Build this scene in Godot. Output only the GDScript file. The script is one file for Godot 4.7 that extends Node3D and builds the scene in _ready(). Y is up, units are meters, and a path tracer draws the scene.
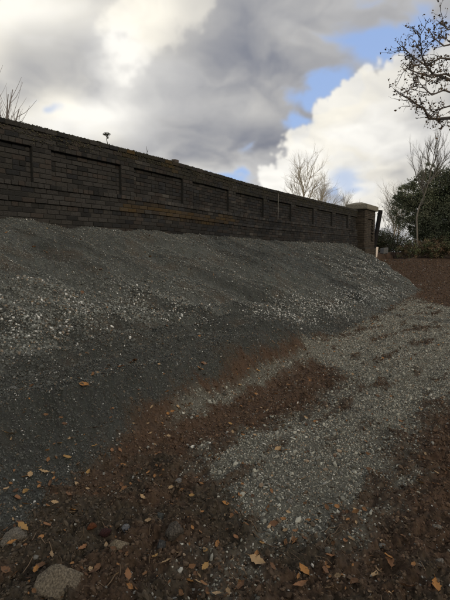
extends Node3D
# A gravel bank piled against an old brick wall, a muddy track in front, trees beyond. Metres, y up, camera looks along -Z.

const F := 471.0            # focal length in photograph pixels (450 x 600)
const EYE := 1.5
const PITCH := 5.94         # degrees downwards
const TH := 0.57072         # the wall runs 32.7 degrees to the right of the view
const WALL_Q := 6.8         # distance from the camera to the wall's face
var ST := sin(TH)
var CT := cos(TH)
var n1 := FastNoiseLite.new()
var n2 := FastNoiseLite.new()
var n3 := FastNoiseLite.new()
var nz := FastNoiseLite.new()
var rng := RandomNumberGenerator.new()
var names := {}

# ---------------------------------------------------------------- helpers
func numbered(called: String) -> String:
	var k: int = names.get(called, 0)
	names[called] = k + 1
	return called if k == 0 else "%s_%03d" % [called, k]

func tag(o: Node, label: String, category := "", group := "", kind := "") -> Node:
	o.set_meta("label", label)
	if category: o.set_meta("category", category)
	if group: o.set_meta("group", group)
	if kind: o.set_meta("kind", kind)
	return o

func thing(called: String, at: Vector3) -> Node3D:
	var o := Node3D.new()
	o.name = numbered(called)
	add_child(o)
	o.position = at
	return o

func part(called: String, mesh: Mesh, m: Material, parent: Node = null) -> MeshInstance3D:
	var o := MeshInstance3D.new()
	o.mesh = mesh
	if m: o.material_override = m
	if parent == null:
		o.name = numbered(called)
		add_child(o)
	else:
		o.name = called
		parent.add_child(o, true)
	return o

func mat(c: Color, rough := 0.9, vertex := false, grain: Texture2D = null, scale := 1.0, nrm: Texture2D = null, nscale := 1.0) -> StandardMaterial3D:
	var m := StandardMaterial3D.new()
	m.albedo_color = c.linear_to_srgb()
	m.roughness = rough
	m.metallic_specular = 0.35
	m.vertex_color_use_as_albedo = vertex
	if grain:
		m.albedo_texture = grain
	if nrm:
		m.normal_enabled = true
		m.normal_texture = nrm
		m.normal_scale = nscale
	if grain or nrm:
		m.uv1_triplanar = true
		m.uv1_world_triplanar = true
		m.uv1_scale = Vector3.ONE * scale
	m.cull_mode = BaseMaterial3D.CULL_DISABLED
	return m

func grain_image(seed_: int, freq: float, lo: float, hi: float, size := 512) -> Image:
	var n := FastNoiseLite.new()
	n.seed = seed_
	n.frequency = freq
	n.fractal_octaves = 5
	n.fractal_gain = 0.62
	var im := n.get_seamless_image(size, size)
	im.convert(Image.FORMAT_RGB8)
	for y in size:
		for x in size:
			var v := lerpf(lo, hi, im.get_pixel(x, y).r)
			im.set_pixel(x, y, Color(v, v, v))
	return im

func normal_tex(seed_: int, freq: float, strength: float) -> ImageTexture:
	var n := FastNoiseLite.new()
	n.seed = seed_
	n.frequency = freq
	n.fractal_octaves = 5
	n.fractal_gain = 0.6
	var im := n.get_seamless_image(512, 512)
	im.convert(Image.FORMAT_RGBA8)
	im.bump_map_to_normal_map(strength)
	return ImageTexture.create_from_image(im)

func pl(x: float, xs: Array, ys: Array) -> float:
	if x <= xs[0]: return ys[0]
	for i in range(1, xs.size()):
		if x < xs[i]:
			return lerpf(ys[i - 1], ys[i], (x - xs[i - 1]) / (xs[i] - xs[i - 1]))
	return ys[-1]

# a direction seen at a photograph pixel, reached at a given distance ahead
func at_px(px: float, py: float, ahead: float) -> Vector3:
	var v := Vector3((px - 225.0) / F, -(py - 300.0) / F, -1.0).rotated(Vector3.RIGHT, -deg_to_rad(PITCH))
	return Vector3(0, EYE, 0) + v * (ahead / -v.z)

func on_ground(px: float, py: float) -> Vector3:
	var v := at_px(px, py, 1.0) - Vector3(0, EYE, 0)
	var k := 0.5
	while k < 60.0:
		var p := Vector3(0, EYE, 0) + v * k
		if p.y < ground_h(p.x, -p.z): return Vector3(p.x, ground_h(p.x, -p.z), p.z)
		k += 0.01 + k * 0.002
	return Vector3(0, EYE, 0) + v * 40.0

func tq(X: float, D: float) -> Vector2:
	return Vector2(X * ST + D * CT, -X * CT + D * ST)

func from_tq(t: float, q: float) -> Vector2:   # -> X, D
	return Vector2(t * ST - q * CT, t * CT + q * ST)

# ---------------------------------------------------------------- the lie of the land
var HC_T := [-5.0, 4.2, 5.5, 7.3, 9.9, 13.9, 21.0]
var HC_H := [2.06, 2.02, 1.95, 1.93, 1.91, 1.82, 1.84]

func dip(t: float) -> float:      # the wall has settled towards its far end
	return -0.11 * smoothstep(7.0, 13.5, t)

func bank_h(t: float, q: float) -> float:
	var hc := pl(t, HC_T, HC_H) + 0.035 * n1.get_noise_1d(t * 1.3) + 0.02 * n2.get_noise_1d(t * 3.0)
	var w := smoothstep(5.5, 8.5, t)
	var qq := q + 0.13 * n1.get_noise_2d(t * 0.8, q * 0.4 + 40.0)
	var a := pl(qq, [2.36, 2.55, 2.85, 3.05, 3.4, 3.7, 4.05, 6.8], [-0.04, 0.1, 0.45, 0.51, 0.45, 0.55, 0.64, hc])
	var b := pl(qq, [2.7, 3.1, 3.6, 6.8], [-0.04, 0.1, 0.42, hc])
	var h := lerpf(a, b, w)
	# tipped windrows along the apron
	h += (1.0 - w) * 0.045 * sin(q * 15.0 + t * 0.9 + 3.0 * n1.get_noise_2d(t * 0.7, q * 0.5)) * smoothstep(2.6, 3.0, q) * (1.0 - smoothstep(3.9, 4.6, q))
	var s := smoothstep(2.6, 4.2, q) * (1.0 - smoothstep(6.0, 6.8, q))
	# gullies that run down the slope, and soft lumps
	h += s * (0.15 * n2.get_noise_2d(t * 0.9 + q * 0.75, q * 0.22) + 0.09 * n1.get_noise_2d(t * 0.9, q * 1.3))
	var te := pl(q, [2.6, 3.1, 5.0, 6.3, 6.8], [17.1, 17.6, 19.9, 20.7, 20.9]) + 0.25 * n1.get_noise_1d(q * 1.7 + 9.0)
	var e := t - te
	if e > -0.5: h -= 0.72 * (e + 0.5) * (e + 0.5) / (1.0 if e < 0.5 else (e + 0.5)) * 0.9
	return h

func ground_h(X: float, D: float) -> float:
	var v := tq(X, D)
	var t := v.x
	var q := v.y
	var base := 1.42 * smoothstep(14.5, 31.0, D) + 0.05 * n1.get_noise_2d(X * 0.35, D * 0.35)
	if D > 34.0: base -= (D - 34.0) * 0.004
	var z := zones(t, q)
	var muddy := 1.0 - maxf(z.x, z.y)
	var near := 1.0 - smoothstep(12.0, 22.0, D)
	base += near * (0.02 * n2.get_noise_2d(X * 2.2, D * 2.2))
	base += near * muddy * (0.042 * n1.get_noise_2d(X * 3.1, D * 3.1 + 7.0) + 0.045 * n2.get_noise_2d(X * 8.0, D * 8.0) + 0.03 * n3.get_noise_2d(X * 22.0, D * 22.0) + 0.008 * n1.get_noise_2d(X * 60.0, D * 60.0))
	# shallow ruts of the track
	base -= 0.035 * exp(-pow((q - 0.95 - 0.1 * n1.get_noise_1d(t)) / 0.16, 2.0)) * smoothstep(2.5, 5.0, t) * near
	base -= 0.045 * exp(-pow((q - 2.2 - 0.1 * n1.get_noise_1d(t + 30.0)) / 0.2, 2.0)) * near
	var h := base
	if q > 2.0 and q < 7.02:
		var b := bank_h(t, q)
		var k := clampf(0.5 + 0.5 * (b - base) / 0.1, 0.0, 1.0)
		h = lerpf(base, b, k) + 0.1 * k * (1.0 - k)
		h += z.x * near * (0.016 * n2.get_noise_2d(X * 9.0, D * 9.0) + 0.012 * n3.get_noise_2d(X * 20.0, D * 20.0))
	elif q >= 7.02:
		var up := 2.3 - 1.0 * smoothstep(22.5, 27.0, t)
		h = lerpf(maxf(h, up), base, smoothstep(26.0, 34.0, t))
	if t > 21.4 and q > 5.0 and q < 7.2: h = minf(h, lerpf(h, 1.02, smoothstep(21.4, 22.4, t) * smoothstep(5.2, 6.2, q)))
	return h

# x: gravel of the bank, y: gravel of the track, z: red-brown earth; what is left is dark mud
func zones(t: float, q: float) -> Vector3:
	var wob := 0.16 * n1.get_noise_2d(t * 1.6, q * 1.6) + 0.10 * n2.get_noise_2d(t * 4.2, q * 4.2) + 0.06 * n3.get_noise_2d(t * 11.0, q * 11.0)
	var toe := pl(t, [1.4, 2.3, 3.2, 4.4, 6.4, 9.5, 18.0], [2.33, 2.5, 2.68, 2.66, 2.76, 2.8, 3.15])
	var te := pl(q, [2.6, 3.1, 5.0, 6.3, 6.8], [17.4, 17.9, 20.3, 21.2, 21.4])
	var bank := smoothstep(-0.07, 0.1, q - toe + wob * 0.7) * (1.0 - smoothstep(-0.2, 0.5, t - te + wob * 2.0))
	var up := pl(t, [1.95, 2.2, 2.45, 2.9, 3.3, 4.4, 5.4, 5.9, 6.4], [1.1, 1.35, 1.85, 1.98, 1.88, 1.68, 1.8, 2.15, 2.9])
	var lo := pl(t, [1.95, 2.15, 2.6, 3.1, 3.6, 4.1, 5.4, 7.0, 9.0, 12.0, 14.0, 16.5], [1.1, 0.88, 0.62, 0.58, 0.75, 0.78, 0.58, -0.2, -1.2, -1.0, 1.8, 3.6])
	var road := smoothstep(-0.22, 0.24, minf(up - q, q - lo) + wob * 1.3)
	# a thin strip of grey between the bank and the brown band
	road = maxf(road, smoothstep(0.0, 0.12, 0.14 - absf(q - 2.5 - wob * 0.6)) * smoothstep(2.8, 3.4, t) * (1.0 - smoothstep(8.0, 10.0, t)) * 0.8)
	road *= 1.0 - 0.75 * smoothstep(0.12, 0.45, n2.get_noise_2d(t * 0.8 + 31.0, q * 2.4)) * (1.0 - smoothstep(16.0, 18.0, t))
	road *= 1.0 - bank
	var red := smoothstep(1.9, 2.7, t + wob * 4.0) * (1.0 - bank) * (1.0 - road)
	red = maxf(red, 0.75 * smoothstep(0.05, 0.3, n1.get_noise_2d(t * 1.2 + 50.0, q * 1.2)) * (1.0 - bank) * (1.0 - road))
	return Vector3(bank, road, red)

func _ready() -> void:
	seed(7)
	rng.seed = 20240
	for a in [[n1, 11, 3], [n2, 23, 4], [n3, 37, 3], [nz, 51, 6]]:
		a[0].seed = a[1]
		a[0].frequency = 1.0 if a[0] != nz else 1.0
		a[0].noise_type = FastNoiseLite.TYPE_SIMPLEX_SMOOTH
		a[0].fractal_octaves = a[2]
	# camera
	var cam := Camera3D.new()
	cam.name = "camera"
	add_child(cam)
	cam.position = Vector3(0, EYE, 0)
	cam.rotation_degrees = Vector3(-PITCH, 0, 0)
	cam.fov = rad_to_deg(2.0 * atan(300.0 / F))
	cam.near = 0.05
	cam.far = 2000.0
	cam.current = true
	# sky, exposure
	var we := WorldEnvironment.new()
	we.name = "world_environment"
	var env := Environment.new()
	env.background_mode = Environment.BG_SKY
	env.tonemap_mode = Environment.TONE_MAPPER_LINEAR
	env.tonemap_exposure = 1.0
	env.sdfgi_enabled = true
	env.ssao_enabled = true
	env.ssil_enabled = true
	var sky := Sky.new()
	var pano := PanoramaSkyMaterial.new()
	pano.panorama = ImageTexture.create_from_image(sky_image())
	sky.sky_material = pano
	env.sky = sky
	we.environment = env
	add_child(we)
	# a weak sun behind the cloud, behind the camera and to the right
	var sun := DirectionalLight3D.new()
	sun.name = "sun"
	sun.light_energy = 0.45
	sun.light_angular_distance = 12.0
	sun.light_color = Color(1.0, 0.93, 0.82)
	sun.shadow_enabled = true
	add_child(sun)
	sun.rotation_degrees = Vector3(-24, 38, 0)
	print("sky done ", Time.get_ticks_msec())
	build_ground()
	print("ground done ", Time.get_ticks_msec())
	build_wall()
	print("wall done ", Time.get_ticks_msec())
	build_trees()
	print("trees done ", Time.get_ticks_msec())
	build_small_things()
	scatter_stones()
	print("stones done ", Time.get_ticks_msec())

# ---------------------------------------------------------------- sky: air and cloud only
func sky_image() -> Image:
	var w := 2048
	var hgt := 1024
	var im := Image.create(w, hgt, false, Image.FORMAT_RGBF)
	im.fill(Color(0.30, 0.30, 0.31))
	var pr := -deg_to_rad(PITCH)
	# cumulus heads, in degrees of the photograph's plane: px, py, radius
	var heads := [[296, 182, 34], [318, 158, 40], [348, 134, 42], [374, 103, 38], [398, 88, 34], [425, 120, 60], [400, 170, 60], [370, 160, 50], [470, 90, 60], [282, 178, 22], [392, 200, 26]]
	# tone of the cloud sheet: px, py, rx, ry, amount (1 = bright, negative = heavier grey)
	var tones := [[150, 22, 46, 44, 0.55], [124, 62, 24, 26, 0.3], [15, 8, 85, 32, 0.85], [0, 55, 18, 30, 0.35], [60, 118, 80, 26, 0.8], [110, 118, 40, 20, 0.25], [55, 66, 42, 24, 0.10], [235, 60, 70, 50, -0.16], [220, 140, 70, 24, -0.12], [275, 142, 30, 14, -0.22], [250, 110, 40, 25, 0.14], [200, 175, 60, 16, 0.32], [318, 45, 30, 18, 0.12], [60, -60, 90, 50, 0.2], [300, -50, 120, 50, -0.1]]
	# gaps of blue
	var gaps := [[48, 114, 17, 8, 0.52], [33, 100, 16, 5, 0.4], [372, 46, 52, 24, 1.0], [337, 82, 24, 22, 1.2], [318, 98, 20, 16, 1.2], [298, 122, 17, 12, 1.0], [226, 178, 36, 11, 0.95], [250, 150, 20, 10, 0.4], [345, 178, 30, 26, 0.9], [430, 35, 50, 30, 0.9], [380, 20, 40, 20, 0.4], [470, 20, 60, 40, 0.5]]
	var grey := Vector3(0.345, 0.35, 0.375)
	var bright := Vector3(1.03, 0.98, 0.86)
	var white := Vector3(1.0, 0.975, 0.915)
	for j in hgt / 2:
		var el := PI * (0.5 - (j + 0.5) / hgt)
		var ce := cos(el)
		for i in w:
			var az := TAU * (i + 0.5) / w       # the panorama's first column looks along -Z
			var d := Vector3(sin(az) * ce, sin(el), -cos(az) * ce)
			# a cloud ceiling: noise is read on a dome, squeezed towards the horizon
			var k := 1.0 / (d.y + 0.35)
			var cx := d.x * k
			var cz := d.z * k
			var wx := 0.10 * n2.get_noise_2d(cx * 3.0, cz * 3.0)
			var wz := 0.10 * n2.get_noise_2d(cx * 3.0 + 17.0, cz * 3.0)
			var a := nz.get_noise_2d((cx + wx) * 1.6, (cz + wz) * 1.6)
			var fine := nz.get_noise_2d((cx + wx) * 6.0 + 5.0, (cz + wz) * 6.0)
			var tone := 0.40 + 0.75 * a + 0.12 * fine
			var cover := smoothstep(-0.42, -0.18, a + 0.4 * nz.get_noise_2d(cx * 2.3 + 60.0, cz * 2.3 + 9.0))
			var lump := 0.0
			var c := d.rotated(Vector3.RIGHT, -pr)
			if c.z < -0.35:
				var px := 225.0 - F * c.x / c.z
				var py := 300.0 + F * c.y / c.z
				var inside := (1.0 - smoothstep(230.0, 380.0, absf(px - 225.0))) * smoothstep(-160.0, -30.0, py)
				if inside > 0.0:
					var sx := px + 75.0 * wx * 2.0 + 7.0 * fine
					var sy := py + 60.0 * wz * 2.0 + 6.0 * fine
					var tn := 0.16 + 0.24 * a + 0.17 * fine
					for b in tones:
						var ux: float = (sx - b[0]) / b[2]
						var uy: float = (sy - b[1]) / b[3]
						var u := ux * ux + uy * uy
						if u < 6.0: tn += b[4] * exp(-u)
					var gp := 0.0
					for b in gaps:
						var ux2: float = (sx - b[0]) / b[2]
						var uy2: float = (sy - b[1]) / b[3]
						var u2 := ux2 * ux2 + uy2 * uy2
						if u2 < 6.0: gp = maxf(gp, b[4] * exp(-u2))
					# the bright head that stands out of the grey sheet
					var glow := -99.0
					for b in [[152, 16, 40], [130, 52, 24], [121, 74, 12], [185, 0, 30], [120, 20, 22]]:
						glow = maxf(glow, b[2] - Vector2(px - b[0], py - b[1]).length() + 14.0 * nz.get_noise_2d(px * 0.025 + 40.0, py * 0.025) + 6.0 * nz.get_noise_2d(px * 0.08, py * 0.08 + 3.0))
					tn += 0.32 * smoothstep(-4.0, 12.0, glow)
					var cv := 1.0 - smoothstep(0.25, 0.85, gp + 0.4 * fine)
					var deep := 0.0
					var rough := 12.0 * nz.get_noise_2d(px * 0.03, py * 0.03) + 5.0 * nz.get_noise_2d(px * 0.075, py * 0.075 + 9.0) + 50.0 * wx
					for b in heads:
						var dd := Vector2(px - b[0], py - b[1]).length()
						deep = maxf(deep, b[2] - dd + rough)
					if deep > 0.0:
						var e := smoothstep(0.0, 5.5, deep)
						lump = e * inside
						cv = maxf(cv, e * (0.9 - 0.55 * smoothstep(0.5, 0.9, gp) * smoothstep(160.0, 175.0, py)))
						var inner := 0.92 - 0.0022 * maxf(0.0, px - 330.0) * 1.4 + 0.25 * fine + 0.16 * a - 0.3 * smoothstep(28.0, 60.0, deep) * smoothstep(350.0, 420.0, px)
						tn = lerpf(tn, inner, e)
					tone = lerpf(tone, tn, inside)
					cover = lerpf(cover, cv, inside)
			tone = clampf(tone, -0.3, 1.05)
			var warm := bright.lerp(white, clampf(0.5 + a * 2.0 - lump * 0.15, 0.0, 1.0))
			var col := grey.lerp(warm, tone)
			var blue := Vector3(0.24, 0.37, 0.70).lerp(Vector3(0.47, 0.63, 0.90), exp(-d.y * 2.6))
			col = blue.lerp(col, cover)
			im.set_pixel(i, j, Color(col.x, col.y, col.z))
	return im

# ---------------------------------------------------------------- ground
func build_ground() -> void:
	var angs := PackedFloat32Array()
	var steps := 470
	for i in steps + 1:
		angs.append(deg_to_rad(-48.0 + 96.0 * i / steps))
	for i in 44:
		angs.append(deg_to_rad(48.0 + 264.0 * (i + 1) / 45.0))
	var na := angs.size()
	var rs := PackedFloat32Array([0.0])
	var r := 0.25
	while r < 900.0:
		rs.append(r)
		r *= 1.005 if r > 1.5 and r < 3.6 else 1.0105 if r > 1.4 and r < 16.0 else (1.02 if r < 40.0 else 1.12)
	var nr := rs.size()
	var v := PackedVector3Array()
	var cols := PackedColorArray()
	v.resize(na * nr)
	cols.resize(na * nr)
	for j in nr:
		for i in na:
			var X := rs[j] * sin(angs[i])
			var D := rs[j] * cos(angs[i])
			v[j * na + i] = Vector3(X, ground_h(X, D), -D)
			cols[j * na + i] = ground_color(X, D)
	var nn := PackedVector3Array()
	nn.resize(na * nr)
	var idx := PackedInt32Array()
	for j in nr:
		var j0 := maxi(j - 1, 0)
		var j1 := mini(j + 1, nr - 1)
		for i in na:
			var i0 := (i + na - 1) % na
			var i1 := (i + 1) % na
			var n := (v[j1 * na + i] - v[j0 * na + i]).cross(v[j * na + i1] - v[j * na + i0])
			if n.y < 0.0: n = -n
			nn[j * na + i] = n.normalized() if n.length() > 1e-9 else Vector3.UP
			if j < nr - 1:
				var a := j * na + i
				var b := j * na + i1
				idx.append_array([a, a + na, b, b, a + na, b + na])
	var arr := []
	arr.resize(Mesh.ARRAY_MAX)
	arr[Mesh.ARRAY_VERTEX] = v
	arr[Mesh.ARRAY_NORMAL] = nn
	arr[Mesh.ARRAY_COLOR] = cols
	arr[Mesh.ARRAY_INDEX] = idx
	var am := ArrayMesh.new()
	am.add_surface_from_arrays(Mesh.PRIMITIVE_TRIANGLES, arr)
	var gt := ImageTexture.create_from_image(grain_image(5, 0.04, 0.62, 1.0))
	var gm := mat(Color(1.5, 1.5, 1.5), 0.92, true, gt, 1.7, normal_tex(6, 0.05, 6.0), 1.0)
	gm.albedo_color = Color(1, 1, 1)
	gm.metallic_specular = 0.25
	var o := part("ground", am, gm)
	tag(o, "dark muddy ground with a gravel track beside the gravel bank", "", "", "structure")

func ground_color(X: float, D: float) -> Color:
	var v := tq(X, D)
	var z := zones(v.x, v.y)
	var f := n3.get_noise_2d(X * 30.0, D * 30.0)
	var g := n2.get_noise_2d(X * 5.0 + 3.0, D * 5.0)
	var l := n1.get_noise_2d(X * 0.9 + 13.0, D * 0.9)
	var mud := Vector3(0.075, 0.060, 0.043) * (1.0 + 0.5 * f + 0.45 * g)
	var red := Vector3(0.102, 0.066, 0.044) * (1.0 + 0.35 * f + 0.3 * g)
	var bank := Vector3(0.098, 0.103, 0.093) * (1.0 + 0.35 * f + 0.25 * g + 0.2 * l) * (1.0 - 0.35 * damp_and_shade(v.x, v.y))
	var road := Vector3(0.15, 0.147, 0.12) * (1.0 + 0.3 * f + 0.22 * g + 0.15 * l)
	var c := mud.lerp(red, z.z)
	# grass beyond the track and behind the wall
	var grass := smoothstep(33.0, 40.0, D + 4.0 * l)
	if v.y > 7.5 and v.x < 26.0: grass = 1.0
	c = c.lerp(Vector3(0.085, 0.098, 0.045) * (1.0 + 0.3 * g + 0.3 * l), grass)
	c = c.lerp(road, z.y).lerp(bank, z.x)
	# brown fines washed between the stones of the bank
	var fines := smoothstep(0.12, 0.42, n2.get_noise_2d(v.x * 0.9 + v.y * 0.5 + 80.0, v.y * 1.4)) * z.x
	c = c.lerp(Vector3(0.10, 0.075, 0.052), 0.5 * fines)
	return Color(c.x, c.y, c.z)

# lower apron: darker, damper, finer stuff, with the slope's shade painted in
func damp_and_shade(t: float, q: float) -> float:
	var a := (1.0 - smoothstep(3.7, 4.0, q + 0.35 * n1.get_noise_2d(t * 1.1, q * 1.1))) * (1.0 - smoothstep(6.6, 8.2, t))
	# and toe shade painted as a dark foot below the pale band
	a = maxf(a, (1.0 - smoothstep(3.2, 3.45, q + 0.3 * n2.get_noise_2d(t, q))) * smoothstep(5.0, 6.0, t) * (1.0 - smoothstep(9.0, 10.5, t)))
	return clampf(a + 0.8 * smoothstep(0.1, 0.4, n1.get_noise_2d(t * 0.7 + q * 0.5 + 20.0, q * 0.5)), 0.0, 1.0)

# ---------------------------------------------------------------- brick wall
func brick_mesh(lx: float, ly: float, lz: float, ch: float, jit: float, r: RandomNumberGenerator) -> ArrayMesh:
	# a box with its edges worn off, 44 triangles
	var st := SurfaceTool.new()
	st.begin(Mesh.PRIMITIVE_TRIANGLES)
	st.set_smooth_group(-1)
	var half := Vector3(lx, ly, lz) * 0.5
	var P := {}
	for sx in [-1, 1]:
		for sy in [-1, 1]:
			for sz in [-1, 1]:
				var s := Vector3(sx, sy, sz)
				var off := Vector3(r.randf_range(-jit, jit), r.randf_range(-jit, jit), r.randf_range(-jit, jit))
				for ax in 3:
					var h := half - Vector3.ONE * ch * r.randf_range(0.6, 1.5)
					h[ax] = half[ax]
					P[[s, ax]] = s * h + off * (0.3 if ax == 2 else 1.0)
	var quads := []
	for ax in 3:
		var b := (ax + 1) % 3
		var c := (ax + 2) % 3
		for sg in [-1.0, 1.0]:
			var ring := []
			for u in [[-1, -1], [1, -1], [1, 1], [-1, 1]]:
				var s := Vector3.ZERO
				s[ax] = sg
				s[b] = u[0]
				s[c] = u[1]
				ring.append(P[[s, ax]])
			quads.append(ring)
		for sb in [-1.0, 1.0]:      # edges along ax
			for sc in [-1.0, 1.0]:
				var s0 := Vector3.ZERO
				s0[b] = sb
				s0[c] = sc
				var s1 := s0
				s0[ax] = -1
				s1[ax] = 1
				quads.append([P[[s0, b]], P[[s1, b]], P[[s1, c]], P[[s0, c]]])
	for sx in [-1, 1]:
		for sy in [-1, 1]:
			for sz in [-1, 1]:
				var s := Vector3(sx, sy, sz)
				quads.append([P[[s, 0]], P[[s, 1]], P[[s, 2]]])
	for qd in quads:
		var ce := Vector3.ZERO
		for p in qd: ce += p
		var n: Vector3 = (qd[1] - qd[0]).cross(qd[2] - qd[0])
		var ord: Array = qd.duplicate()
		if n.dot(ce) > 0.0: ord.reverse()
		for k in range(1, ord.size() - 1):
			for p in [ord[0], ord[k], ord[k + 1]]: st.add_vertex(p)
	st.generate_normals()
	return st.commit()

func add_box(st: SurfaceTool, lo: Vector3, hi: Vector3) -> void:
	var b := BoxMesh.new()
	b.size = hi - lo
	st.append_from(b, 0, Transform3D(Basis(), (lo + hi) * 0.5))

func multi(called: String, mesh: Mesh, m: Material, xs: Array, cs: Array, parent: Node = null) -> MultiMeshInstance3D:
	var mm := MultiMesh.new()
	mm.transform_format = MultiMesh.TRANSFORM_3D
	mm.use_colors = true
	mm.mesh = mesh
	mm.instance_count = xs.size()
	var buf := PackedFloat32Array()
	buf.resize(xs.size() * 16)
	var k := 0
	for i in xs.size():
		var x: Transform3D = xs[i]
		var c: Color = cs[i]
		var b := x.basis
		var o := x.origin
		buf[k] = b.x.x; buf[k + 1] = b.y.x; buf[k + 2] = b.z.x; buf[k + 3] = o.x
		buf[k + 4] = b.x.y; buf[k + 5] = b.y.y; buf[k + 6] = b.z.y; buf[k + 7] = o.y
		buf[k + 8] = b.x.z; buf[k + 9] = b.y.z; buf[k + 10] = b.z.z; buf[k + 11] = o.z
		buf[k + 12] = c.r; buf[k + 13] = c.g; buf[k + 14] = c.b; buf[k + 15] = 1.0
		k += 16
	mm.buffer = buf
	var o2 := MultiMeshInstance3D.new()
	o2.multimesh = mm
	o2.material_override = m
	if parent:
		o2.name = called
		parent.add_child(o2, true)
	else:
		o2.name = numbered(called)
		add_child(o2)
	o2.set_meta("kind", "stuff")
	return o2

const COURSE := 0.0817
const PLINTH := 2.11
const PANEL := 1.972
const PIL := 0.36

func brick_color(t: float, y: float, r: RandomNumberGenerator) -> Color:
	var k := r.randf()
	var c := Vector3(0.058, 0.054, 0.048)
	if k < 0.22: c = Vector3(0.068, 0.056, 0.046)
	elif k < 0.4: c = Vector3(0.047, 0.047, 0.047)
	elif k < 0.46: c = Vector3(0.092, 0.084, 0.072)
	c *= r.randf_range(0.68, 1.28)
	# courses fired or weathered paler; caught light painted on the two that project
	var row := int(floor((y - PLINTH) / COURSE))
	c *= 1.0 + 0.35 * n3.get_noise_2d(row * 7.3, t * 0.35)
	if row == 5 or row == 2: c *= 1.3
	# soot and damp in drifting patches
	c *= 1.0 + 0.5 * n1.get_noise_2d(t * 0.8, y * 1.6)
	# green-brown growth under the top, ochre lichen in patches lower down
	var top := smoothstep(3.05, 3.3, y - dip(t)) 
	c = c.lerp(Vector3(0.055, 0.050, 0.028), top * 0.65 * smoothstep(-0.3, 0.3, n2.get_noise_2d(t * 2.2, y * 3.0)))
	c *= 0.9
	var l := 0.0
	for p in [[6.85, 2.36, 0.45, 0.12], [8.6, 2.33, 0.9, 0.11], [9.6, 2.30, 0.6, 0.1], [6.95, 3.42, 0.22, 0.1], [8.25, 3.4, 0.3, 0.12], [7.6, 2.42, 0.7, 0.06], [10.6, 2.4, 0.5, 0.1], [4.4, 2.45, 0.5, 0.04]]:
		var a: float = (t - p[0]) / p[2]
		var b: float = (y - p[1]) / p[3]
		l = maxf(l, exp(-a * a - b * b))
	l = smoothstep(0.22, 0.7, l + 0.35 * n3.get_noise_2d(t * 4.0, y * 9.0)) * r.randf_range(0.35, 1.0)
	c = c.lerp(Vector3(0.145, 0.088, 0.024), l * 0.75)
	return Color(c.x, c.y, c.z)

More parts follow.
